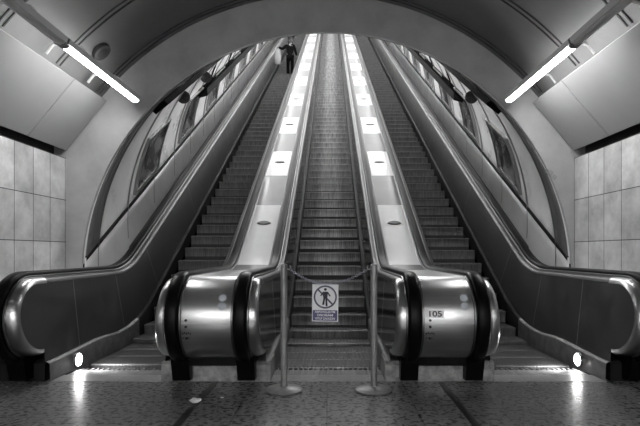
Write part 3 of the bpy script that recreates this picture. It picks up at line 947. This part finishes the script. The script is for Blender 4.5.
rad = [(.15, .11), (.135, .105), (.16, .11), .055, (.085, .10), (.075, .085), .06, .045, .035, .035, .06, .045, .035, .035, .085, .06, .042, .035, .085, .06, .042, .035]
body = skin_obj('body', pts, edg, rad, M['skin'], per)
# face features as bumps and ears on the far side (the figure looks up the slope)
jp = pts[0:4] + pts[6:9] + pts[10:13]
jidx = {0: 0, 1: 1, 2: 2, 3: 3, 6: 4, 7: 5, 8: 6, 10: 7, 11: 8, 12: 9}
jed = [(0, 1), (1, 2), (2, 3), (2, 4), (4, 5), (5, 6), (2, 7), (7, 8), (8, 9)]
jrad = [(.185, .145), (.165, .13), (.195, .14), .075, .085, .065, .052, .085, .065, .052]
jp = [tuple(p) for p in jp]; jp[3] = (0, .04, 1.46); jp[0] = (0, 0, .82)
skin_obj('jacket', jp, jed, jrad, M['jacket'], per)
tp = [(0, 0, .90)] + [pts[i] for i in (14, 15, 16, 18, 19, 20)]
skin_obj('trousers', tp, [(0, 1), (1, 2), (2, 3), (0, 4), (4, 5), (5, 6)], [(.165, .125), .105, .08, .062, .105, .08, .062], M['trousers'], per)
for sx, fy_ in ((-.10, .05), (.10, .02)):
    skin_obj('shoe', [(sx, fy_ - .06, .045), (sx, fy_ + .05, .045), (sx, fy_ + .15, .035)], [(0, 1), (1, 2)], [.045, .048, .035], M['hair'], per, 1, 1)
skin_obj('hair', [(0, .035, 1.56), (0, .03, 1.66), (0, .055, 1.73)], [(0, 1), (1, 2)], [(.088, .085), (.10, .11), (.075, .085)], M['hair'], per, 1)
for sx in (-1, 1):
    skin_obj('ear', [(sx * .088, .07, 1.575), (sx * .094, .065, 1.61)], [(0, 1)], [(.012, .022), (.012, .022)], M['skin'], per, 0, 1)
tag(per, 'person in dark clothing standing far up the left escalator, one arm held out', 'person')
# pale bag hanging from the outstretched hand
bagr = empty('bag', (-1.84 - .565, psy + fy + 0.06, pz + 0.56))
mb = MB(); rows = []
for z, w, t in ((0.0, .10, .05), (.03, .14, .08), (.25, .155, .10), (.48, .14, .08), (.66, .10, .05), (.72, .07, .02)):
    rows.append([(w * math.copysign(abs(cos(a)) ** .6, cos(a)), t * math.copysign(abs(sin(a)) ** .6, sin(a)), z) for a in [2 * pi * k / 20 for k in range(20)]])
ids = mb.grid(rows, True); mb.face(ids[0][::-1]); mb.face(ids[-1]); mb.build('sack', M['bagm'], bagr, 60)
mb = MB(); mb.tube([(-.04, 0, .70), (-.03, .02, .80), (0, .02, .84), (.03, .02, .80), (.04, 0, .70)], .010, 8); mb.build('handle', M['bagm'], bagr)
tag(bagr, 'pale bag hanging from the hand of the person on the left escalator', 'bag')

# ------------------------------------------------------------------ lights
def area(name, loc, size, size_y, power, rot):
    l = bpy.data.lights.new(name, 'AREA'); l.shape = 'RECTANGLE'; l.size = size; l.size_y = size_y; l.energy = power
    o = bpy.data.objects.new(name, l); COL.objects.link(o); o.location = loc; o.rotation_euler = rot
    return o
# tunnel: strip lights along both cable trays, shining up on to the pale ceiling
for k in range(9):
    y = 10.4 + 3.4 * k
    for sd in (-1, 1):
        q = Vector((-sd * 0.85, -0.28, 0.50)).to_track_quat('-Z', 'Y').to_euler()
        area('tunnel_light', (TX + sd * 2.2, y, 2.5 + (y - Y0) * TAN), 0.25, 3.3, (95, 130)[k] if k < 2 else 210, q)
# added fill lights, unseen, bounced off the pale rear wall of the hall
for x in (-2.0, 1.8):
    area('rear_wall_light', (x, -5.2, 3.6), 1.6, 0.5, 420, (radians(-50), 0, 0))
# floor spotlights
for s in (-1, 1):
    l = bpy.data.lights.new('spot_glow', 'SPOT'); l.energy = 12; l.spot_size = radians(150); l.spot_blend = 0.8; l.shadow_soft_size = 0.03
    o = bpy.data.objects.new('spot_glow', l); COL.objects.link(o); o.location = (s * 2.42, 5.06, 0.12); o.rotation_euler = (radians(70), 0, radians(60) * s)

w = bpy.data.worlds.new('world'); S.world = w; w.use_nodes = True
w.node_tree.nodes['Background'].inputs[0].default_value = g(0.0); w.node_tree.nodes['Background'].inputs[1].default_value = 0.0

# ------------------------------------------------------------------ camera
cam = bpy.data.cameras.new('camera'); co = bpy.data.objects.new('camera', cam); COL.objects.link(co)
cam.sensor_width = 36; cam.lens = 497 * 36 / 640
cam.shift_x = -11 / 640; cam.shift_y = 39 / 640
co.location = (0.03, 0, 1.2); co.rotation_euler = (radians(90), 0, 0)
S.camera = co
S.view_settings.view_transform = 'Standard'; S.view_settings.look = 'None'; S.view_settings.gamma = 1
S.view_settings.exposure = 0.45
S.cycles.use_denoising = True
S.cycles.max_bounces = 8
